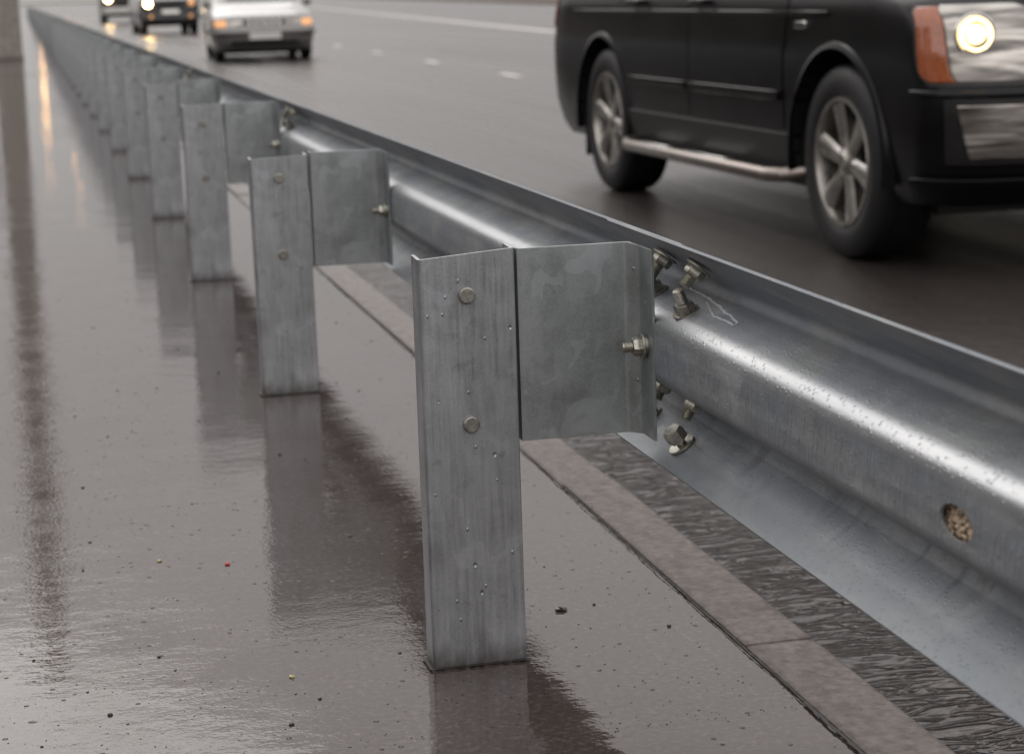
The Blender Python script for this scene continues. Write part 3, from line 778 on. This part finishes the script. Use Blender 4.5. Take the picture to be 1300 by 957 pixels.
# handles, mirrors, roof rails, step
for yh in (2.40, 3.30):
    for s in (-1, 1):
        b = bmesh.new(); x = s * .925; tube(b, [(x - s * .02, yh - .11, .985), (x + s * .018, yh - .09, .985), (x + s * .022, yh, .988), (x + s * .018, yh + .09, .985), (x - s * .02, yh + .11, .985)], .012, 8); obj('door_handle', b, M['black'], suv)
for s in (-1, 1):
    b = bmesh.new(); lathe(b, [(0, 0), (.07, .01), (.10, .05), (.10, .13), (.06, .17), (0, .175)], (s * .90, 1.92, 1.16), (s, .0, .05), 16)
    bmesh.ops.scale(b, vec=(1, .9, .8), space=Matrix.Translation((-s * .95, -1.92, -1.16)), verts=b.verts); obj('wing_mirror', b, M['black'], suv)
    b = bmesh.new(); tube(b, [(s * .62, 2.35, 1.70), (s * .62, 2.45, 1.76), (s * .62, 3.3, 1.78), (s * .62, 4.2, 1.76), (s * .62, 4.3, 1.69)], .018, 8); obj('roof_rail', b, M['chrome'], suv)
    b = bmesh.new(); x = s * .985
    tube(b, [(s * .84, 1.36, .30), (x - s * .03, 1.40, .288), (x, 1.48, .285), (x, 2.4, .285), (x, 3.30, .285), (x - s * .03, 3.40, .288), (s * .84, 3.44, .30)], .030, 14)
    st = obj('side_step', b, M['step'], suv)
    for y_a, y_b in ((1.95, 2.45), (2.70, 3.10)):
        b = bmesh.new(); box(b, min(x - s * .05, x + s * .012), max(x - s * .05, x + s * .012), y_a, y_b, .306, .320); obj('step_pad', b, M['chrome'], st, bevel=.004)
    for y_ in (1.6, 2.5, 3.2):
        b = bmesh.new(); box(b, min(s * .7, x), max(s * .7, x), y_ - .02, y_ + .02, .272, .290); obj('step_bracket', b, M['plastic'], st)
    # tail lights
patch('tail_light', lambda z: (sum(lens(z)[:3]) + lens(z)[3] * .15, sum(lens(z)[:4]) + .08), .85, 1.35, .008, simple('tail_red', (.25, .01, .01), .15, coat=1), nt_=6, nz=6)
# radiator side: rear glass
patch('rear_window', lambda z: (sum(lens(z)[:4]) + .02, sum(lens(z))), 1.15, 1.55, .004, M['glass'], nt_=5, nz=6)

# --- silver sedan --------------------------------------------------
sed = tag(empty('sedan', (3.40, 30.6, RZ), math.radians(-2.5)), 'silver sedan with orange indicators coming round the inner lane', 'car')
DP = dict(L=4.48, W=1.66, wr=.29, arch=.335, rim=.175, tw=.175, axles=(.80, 3.32), spokes=7, spw=(.018, .024),
          yf=[(.18, .14), (.26, .05), (.36, 0), (.50, 0), (.54, .03), (.60, .06), (.68, .08), (.74, .16), (.79, .34), (.84, .62), (.89, .95), (.94, 1.30), (1.32, 2.0), (1.39, 2.35)],
          yr=[(.18, 4.40), (.4, 4.48), (.7, 4.46), (.90, 4.40), (.93, 4.2), (.96, 3.95), (1.32, 3.30), (1.39, 3.0)],
          hw=[(.18, .76), (.26, .80), (.45, .83), (.70, .825), (.85, .81), (.95, .76), (1.2, .66), (1.34, .60), (1.39, .48)],
          rf=[(.3, .26), (.66, .30), (.8, .36), (1.0, .16), (1.39, .2)], rr=.14, bow=.10, barrel=.012, paint=M['silver'],
          levels=[.18, .21, .26, .32, .38, .44, .50, .54, .60, .66, .70, .74, .765, .79, .815, .84, .865, .89, .915, .94, .96, 1.05, 1.2, 1.32, 1.36, 1.39])
pt, lens, toy, patch, body = make_car(DP, sed)
patch('headlight', lambda z: (.36, .62), .575, .685, .010, M['lens'], nt_=5, nz=4, bevel=.004)
patch('indicator', lambda z: (.625, lens(z)[0] + lens(z)[1] * .72), .575, .680, .010, M['lampdim'], nt_=5, nz=4, bevel=.004)
patch('grille', lambda z: (0, .34), .60, .675, .006, M['plastic'], nt_=6, nz=2)
for x0 in (.03, .13, .23):
    patch('grille_bar', lambda z: (x0 + .0, x0 + .03), .605, .67, .012, M['chrome'], nt_=1, nz=1)
patch('bumper_strip', lambda z: (0, lens(z)[0] + lens(z)[1]), .455, .50, .030, M['silver'], nt_=12, nz=2, bevel=.008)
patch('bumper_strip', lambda z: (0, lens(z)[0] + lens(z)[1]), .425, .447, .020, M['plastic'], nt_=12, nz=1)
patch('lower_grille', lambda z: (0, .56), .27, .335, .006, M['plastic'], nt_=6, nz=2)
patch('bumper_lip', lambda z: (0, lens(z)[0] + lens(z)[1] * .9), .20, .235, .012, M['silver'], nt_=10, nz=1)
patch('number_plate', lambda z: (0, .26), .365, .475, .036, M['plate'], nt_=2, nz=1)
patch('windscreen', lambda z: (0.0, lens(z)[0] + lens(z)[1] * .3), .97, 1.30, .005, M['glass'], nt_=8, nz=6)
patch('side_window', lambda z: (toy(1.75 + (z - .96) * 1.3, z), toy(2.55, z)), .96, 1.28, .004, M['glass'], nt_=4, nz=5)
patch('side_window', lambda z: (toy(2.62, z), toy(3.55 - (z - .96) * .8, z)), .96, 1.28, .004, M['glass'], nt_=4, nz=5)
patch('door', lambda z: (toy(1.32, z), toy(2.55, z)), .30, .90, .004, M['silver'], nt_=8, nz=8, bevel=.002)
patch('door', lambda z: (toy(2.56, z), toy(3.0 + max(0, z - .55) * 1.0, z)), .30, .90, .004, M['silver'], nt_=8, nz=8, bevel=.002)
patch('door_moulding', lambda z: (toy(1.2, z), toy(2.95, z)), .43, .50, .018, M['grey_plastic'], nt_=8, nz=2)
for s in (-1, 1):
    b = bmesh.new(); lathe(b, [(0, 0), (.05, .01), (.07, .05), (.07, .12), (.03, .15), (0, .15)], (s * .78, 1.62, .95), (s, 0, .05), 14); obj('wing_mirror', b, M['silver'], sed)

# --- dark off-roader far behind -----------------------------------
jeep = tag(empty('off_roader', (3.95, 59.5, RZ), math.radians(2)), 'dark off-roader with glaring round headlight following the silver sedan', 'car')
JP = dict(L=4.3, W=1.80, wr=.36, arch=.42, rim=.22, tw=.22, axles=(.75, 3.3), spokes=5, spw=(.03, .04),
          yf=[(.30, .08), (.45, 0), (.62, 0), (.66, .10), (1.02, .12), (1.08, .25), (1.12, .9), (1.16, 1.1), (1.70, 1.55), (1.80, 1.8)],
          yr=[(.3, 4.25), (.5, 4.3), (1.7, 4.2), (1.8, 4.0)],
          hw=[(.30, .84), (.6, .90), (1.0, .88), (1.15, .84), (1.7, .72), (1.8, .62)],
          rf=[(.3, .12), (1.2, .12), (1.8, .15)], rr=.1, bow=.03, barrel=.0, paint=M['navy'],
          levels=[.30, .38, .45, .62, .66, .8, .95, 1.02, 1.05, 1.08, 1.10, 1.12, 1.16, 1.3, 1.5, 1.7, 1.76, 1.80])
pt, lens, toy, patch, body = make_car(JP, jeep)
patch('bumper', lambda z: (0, lens(z)[0] + lens(z)[1]), .46, .60, .05, M['grey_plastic'], nt_=8, nz=2)
patch('number_plate', lambda z: (0, .26), .62, .73, .10, M['plate'], nt_=2, nz=1)
patch('grille', lambda z: (0, .42), .78, 1.0, .008, M['plastic'], nt_=4, nz=3)
patch('windscreen', lambda z: (0, lens(z)[0]), 1.2, 1.66, .005, M['glass'], nt_=6, nz=5)
patch('side_window', lambda z: (toy(1.75, z), toy(3.9, z)), 1.22, 1.64, .004, M['glass'], nt_=4, nz=4)
for s in (-1, 1):
    t0 = .655; c = pt(t0, .93, .01, s)
    b = bmesh.new(); lathe(b, [(0, .02), (.07, .015), (.10, 0), (0, -.01)], c, (0, -1, 0), 24); obj('headlight', b, M['lampfar'] if s < 0 else M['lampdim'], jeep)
    b = bmesh.new(); lathe(b, [(0, .02), (.04, .015), (.05, 0), (0, -.01)], pt(.6, .53, .055, s), (0, -1, 0), 16); obj('fog_light', b, M['lampdim'], jeep)

# --- dark van, farthest -------------------------------------------
van = tag(empty('van', (4.25, 92, RZ), 0), 'dark van with pale bumper, farthest of the oncoming vehicles', 'van')
VP = dict(L=5.6, W=2.1, wr=.37, arch=.43, rim=.2, tw=.22, axles=(.9, 4.3), spokes=5, spw=(.03, .04),
          yf=[(.35, .05), (.5, 0), (1.2, .02), (1.35, .2), (1.45, .5), (2.2, 1.1), (2.35, 1.3)],
          yr=[(.35, 5.55), (2.2, 5.6), (2.35, 5.4)], hw=[(.35, 1.0), (.6, 1.05), (1.5, 1.04), (2.2, .95), (2.35, .8)],
          rf=[(.3, .15), (2.35, .2)], rr=.1, bow=.05, barrel=0, paint=M['brownpaint'],
          levels=[.35, .42, .5, .8, 1.0, 1.2, 1.28, 1.35, 1.4, 1.45, 1.6, 1.9, 2.2, 2.3, 2.35])
pt, lens, toy, patch, body = make_car(VP, van)
patch('bumper', lambda z: (0, lens(z)[0] + lens(z)[1] * .6), .46, .74, .06, M['plate'], nt_=8, nz=2, bevel=.02)
patch('windscreen', lambda z: (0, lens(z)[0]), 1.5, 2.12, .005, M['glass'], nt_=6, nz=5)
patch('grille', lambda z: (0, .5), .82, 1.05, .008, M['plastic'], nt_=4, nz=3)
for s in (-1, 1):
    b = bmesh.new(); lathe(b, [(0, .02), (.09, .015), (.13, 0), (0, -.01)], pt(.78, 1.13, .012, s), (0, -1, 0), 24); obj('headlight', b, M['lampfar'], van)

# ------------------------------------------------------------------ roadside things
# tall concrete pole on the pavement, its top out of frame, seen mirrored in the wet surface
pole = empty('concrete_pole', (-.73, 32.2, 0)); tag(pole, 'tall square concrete pole standing on the pavement at the far left', 'pole')
b = bmesh.new(); rings = []
for z, w in ((-.1, .235), (2.0, .222), (5, .20), (8, .185), (10.4, .17)):
    c = .03; rings.append([b.verts.new((x, y, z)) for x, y in ((-w + c, -w), (w - c, -w), (w, -w + c), (w, w - c), (w - c, w), (-w + c, w), (-w, w - c), (-w, -w + c))])
for A_, B_ in zip(rings, rings[1:]):
    for k in range(8): b.faces.new((A_[k], A_[(k + 1) % 8], B_[(k + 1) % 8], B_[k]))
b.faces.new(rings[-1]); obj('shaft', b, M['concrete'], pole)
b = bmesh.new(); box(b, -.245, .245, -.245, .245, 0, .06); obj('foot', b, M['wallconc'], pole, bevel=.01)
b = bmesh.new(); tube(b, [(0, 0, 10.3), (.1, -.1, 10.9), (.6, -.4, 11.3), (1.6, -.8, 11.5)], .05, 10); obj('lamp_arm', b, M['steel_dark'], pole)
wl = empty('concrete_wall', (-1.03, 32.6, 0)); tag(wl, 'low weathered concrete wall behind the pole at the left edge', 'wall')
b = bmesh.new(); box(b, -5.5, 0, -.12, .12, -.05, 1.95); obj('panel', b, M['wallconc'], wl, bevel=.01)
b = bmesh.new(); box(b, -5.55, .04, -.17, .17, 1.953, 2.05); obj('coping', b, M['concrete'], wl, bevel=.01)
def street_lamp(loc, arm, h, label):
    r = tag(empty('street_lamp', loc), label, 'street lamp', 'lit street lamps far down the road')
    b = bmesh.new(); tube(b, [(0, 0, 0), (0, 0, h * .5), (0, 0, h)], [.09, .07, .05], 12); obj('pole', b, M['steel_dark'], r)
    b = bmesh.new(); tube(b, [(0, 0, h), (arm * .3, 0, h + .35), (arm * .8, 0, h + .45), (arm, 0, h + .42)], .035, 8); obj('arm', b, M['steel_dark'], r)
    b = bmesh.new(); box(b, arm - .35, arm + .35, -.16, .16, h + .36, h + .50); hd = obj('lamp_head', b, M['steel_dark'], r, bevel=.03)
    b = bmesh.new(); lathe(b, [(0, -.16), (.15, -.11), (.24, 0), (0, .0)], (arm, 0, h + .355), (0, 0, 1), 20); obj('lamp_glass', b, M['streetlight'], hd)
street_lamp((-1.3, 150, 0), 4.2, 6.4, 'nearer lit street lamp whose orange glow is mirrored in the pavement')
street_lamp((-1.3, 205, 0), 2.6, 8.3, 'farther lit street lamp whose orange glow is mirrored beside the pole')

# ------------------------------------------------------------------ pebbles on the pavement
def pebble(x, y, r, m, label, group=None, flat=.45, seed=0, asp=1.0):
    rr = random.Random(seed); b = bmesh.new(); bmesh.ops.create_icosphere(b, subdivisions=2, radius=1)
    for v in b.verts: v.co *= 1 + rr.uniform(-.16, .16)
    bmesh.ops.scale(b, vec=(r * asp, r * rr.uniform(.7, 1), r * flat), verts=b.verts)
    bmesh.ops.rotate(b, matrix=Matrix.Rotation(rr.uniform(-.5, .5), 3, 'Z'), verts=b.verts)
    o = obj('pebble', b, m, loc=(x, y, r * flat * .55)); tag(o, label, 'pebble', group); return o
PEB = [
]
pebble(.234, .198, .0095, M['stone_dark'], 'largest flat dark pebble on the pavement right of the nearest post', seed=1, asp=1.0, flat=.4)
pebble(.345, 1.33, .0075, M['stone_brown'], 'reddish brown stone chip beside the kerb crack behind the nearest post', seed=2, flat=.7)
pebble(-.2225, .62, .0042, M['red'], 'tiny bright red fragment beside the mirrored second post', seed=3, flat=.6)
pebble(-.330, .68, .0042, M['yellow'], 'tiny pale yellow fragment in the middle of the wet pavement', seed=4, flat=.5)
pebble(-.1925, .036, .0042, M['yellow'], 'olive yellow grain near the bottom of the wet pavement', seed=5, flat=.5)
rp2 = random.Random(31); GL = 'small dark wet pebble scattered on the mirror-wet pavement'; GG = 'small dark pebbles on the pavement'
cnt = 0
while cnt < 110:
    y = -.15 + rp2.random() ** 1.6 * 5.0; x = rp2.uniform(-1.0, .40)
    if -.01 < x < .15 and abs(y % 2) < .08: continue
    pebble(x, y, rp2.uniform(.0013, .0038), M['stone_dark'], GL, GG, seed=cnt + 20, flat=rp2.uniform(.35, .7)); cnt += 1
# fine grit, uncountable
b = bmesh.new(); rg = random.Random(77)
for k in range(3200):
    y = -.3 + rg.random() ** 1.8 * 7; x = rg.uniform(-1.3, .43); r = rg.uniform(.0005, .0016)
    bmesh.ops.create_icosphere(b, subdivisions=1, radius=1, matrix=Matrix.Translation((x, y, r * .2)) @ Matrix.Diagonal((r, r * .8, r * .5, 1)))
tag(obj('grit', b, M['stone_dark']), 'fine dark grit sprinkled over the wet pavement', 'grit', kind='stuff')

# unseen woods added on both sides so paint and steel mirror something dark
def added_wood(name, x0, x1, y0, y1, h, n, seed, label):
    r = random.Random(seed); b = bmesh.new(); ph = [r.uniform(0, 6) for _ in range(4)]
    for k in range(n):
        x = r.uniform(x0, x1); y = r.uniform(y0, y1); top = h * (.72 + .16 * math.sin(y * .35 + ph[0]) + .12 * math.sin(y * .9 + ph[1]))
        z = r.random() ** .8 * top; c = Vector((x, y, z)); s_ = r.uniform(.25, .6)
        u = Vector((r.gauss(0, 1), r.gauss(0, 1), r.gauss(0, 1))).normalized(); v = u.cross(Vector((r.gauss(0, 1), r.gauss(0, 1), r.gauss(0, 1)))).normalized()
        b.faces.new([b.verts.new(c + u * s_), b.verts.new(c + v * s_ * .6), b.verts.new(c - u * s_), b.verts.new(c - v * s_ * .6)])
    o = obj(name, b, M['leaf'], smooth=False, recalc=False); tag(o, label, 'trees', kind='stuff')
M['leaf'] = simple('added_foliage', (.045, .05, .028), .6, 0, nscale=.8, nvar=.5)
added_wood('added_roadside_wood', -19, -14, -45, 150, 11, 16000, 1, 'dense dark trees added unseen on the pavement side to darken reflections')
added_wood('added_verge_wood', 30, 38, -60, 75, 12, 12000, 2, 'dense dark trees added unseen across the road to darken reflections')
# ------------------------------------------------------------------ light
w = bpy.data.worlds.new('World'); scene.world = w; w.use_nodes = True; nt = w.node_tree
for n in list(nt.nodes): nt.nodes.remove(n)
SUN_EL, SUN_AZ = math.radians(36), math.radians(350)
sky = nt.nodes.new('ShaderNodeTexSky'); sky.sky_type = 'NISHITA'; sky.sun_disc = False; sky.sun_elevation = SUN_EL; sky.sun_rotation = SUN_AZ
sky.air_density = 1; sky.dust_density = 1.5; sky.ozone_density = 1
hs = nt.nodes.new('ShaderNodeHueSaturation'); hs.inputs['Saturation'].default_value = .10; hs.inputs['Value'].default_value = .45; nt.links.new(sky.outputs[0], hs.inputs['Color'])
bg = nt.nodes.new('ShaderNodeBackground'); bg.inputs['Strength'].default_value = .05; nt.links.new(hs.outputs[0], bg.inputs['Color'])
# cloud layer: overcast, brighter overhead, with soft structure
tc = nt.nodes.new('ShaderNodeTexCoord'); sp = nt.nodes.new('ShaderNodeSeparateXYZ'); nt.links.new(tc.outputs['Generated'], sp.inputs[0])
cr = ramp(nt, sp.outputs['Z'], ((0, (.20, .184, .179)), (.08, (.27, .250, .244)), (.20, (.52, .487, .477)), (.36, (.94, .895, .88)), (1, (1, .975, .97))))
mp = nt.nodes.new('ShaderNodeMapping'); mp.inputs['Scale'].default_value = (1.5, 1.5, 4); nt.links.new(tc.outputs['Generated'], mp.inputs['Vector'])
cl = ramp(nt, noise(nt, mp.outputs[0], 1.6, 5, .55, .3), ((.3, .82), (.7, 1.12)))
mm = nt.nodes.new('ShaderNodeMix'); mm.data_type = 'RGBA'; mm.blend_type = 'MULTIPLY'; mm.inputs[0].default_value = 1
nt.links.new(cr, mm.inputs[6]); nt.links.new(cl, mm.inputs[7])
gy = nt.nodes.new('ShaderNodeMapRange'); gy.inputs[1].default_value = -1; gy.inputs[2].default_value = 1; gy.inputs[3].default_value = 1.45; gy.inputs[4].default_value = .86
nt.links.new(sp.outputs['Y'], gy.inputs[0]); m3_ = nt.nodes.new('ShaderNodeVectorMath'); m3_.operation = 'SCALE'; nt.links.new(mm.outputs[2], m3_.inputs[0]); nt.links.new(gy.outputs[0], m3_.inputs['Scale'])
bg2 = nt.nodes.new('ShaderNodeBackground'); bg2.inputs['Strength'].default_value = 1.14; nt.links.new(m3_.outputs[0], bg2.inputs['Color'])
ad = nt.nodes.new('ShaderNodeAddShader'); nt.links.new(bg.outputs[0], ad.inputs[0]); nt.links.new(bg2.outputs[0], ad.inputs[1])
out = nt.nodes.new('ShaderNodeOutputWorld'); nt.links.new(ad.outputs[0], out.inputs['Surface'])
sl = bpy.data.lights.new('sun', 'SUN'); sl.energy = .5; sl.angle = math.radians(40); sl.color = (1, .97, .93)
so = bpy.data.objects.new('sun', sl); C.objects.link(so)
# direction: the light comes from azimuth SUN_AZ (Nishita: 0 = +y, clockwise seen from above)
dv = Vector((math.sin(SUN_AZ) * math.cos(SUN_EL), math.cos(SUN_AZ) * math.cos(SUN_EL), math.sin(SUN_EL)))
so.rotation_euler = dv.to_track_quat('Z', 'Y').to_euler(); so.location = dv * 50

# ------------------------------------------------------------------ camera
F, YAW, PIT, ROLL, CX, CY, CZ = 2528.04, .23348, .17567, -.03281, -.48895, -2.58399, .92328
cy_, sy_, cp_, sp_ = math.cos(YAW), math.sin(YAW), math.cos(PIT), math.sin(PIT)
fwd = Vector((sy_ * cp_, cy_ * cp_, -sp_)); r0 = Vector((cy_, -sy_, 0)); u0 = r0.cross(fwd)
right = r0 * math.cos(ROLL) + u0 * math.sin(ROLL); up = -r0 * math.sin(ROLL) + u0 * math.cos(ROLL)
cam = bpy.data.cameras.new('camera'); co = bpy.data.objects.new('camera', cam); C.objects.link(co)
m3 = Matrix((right, up, -fwd)).transposed(); co.matrix_world = Matrix.Translation((CX, CY, CZ)) @ m3.to_4x4()
cam.sensor_width = 36; cam.sensor_fit = 'HORIZONTAL'; cam.lens = F * 36 / 1300
cam.shift_y = -(957 / 2 - 433) / 1300
cam.clip_start = .05; cam.clip_end = 5000
cam.dof.use_dof = True; cam.dof.focus_distance = 2.60; cam.dof.aperture_fstop = 7.0
scene.camera = co
scene.render.resolution_x = 1024; scene.render.resolution_y = 753
vs_ = scene.view_settings; vs_.view_transform = 'Standard'; vs_.look = 'None'; vs_.exposure = 0; vs_.gamma = 1
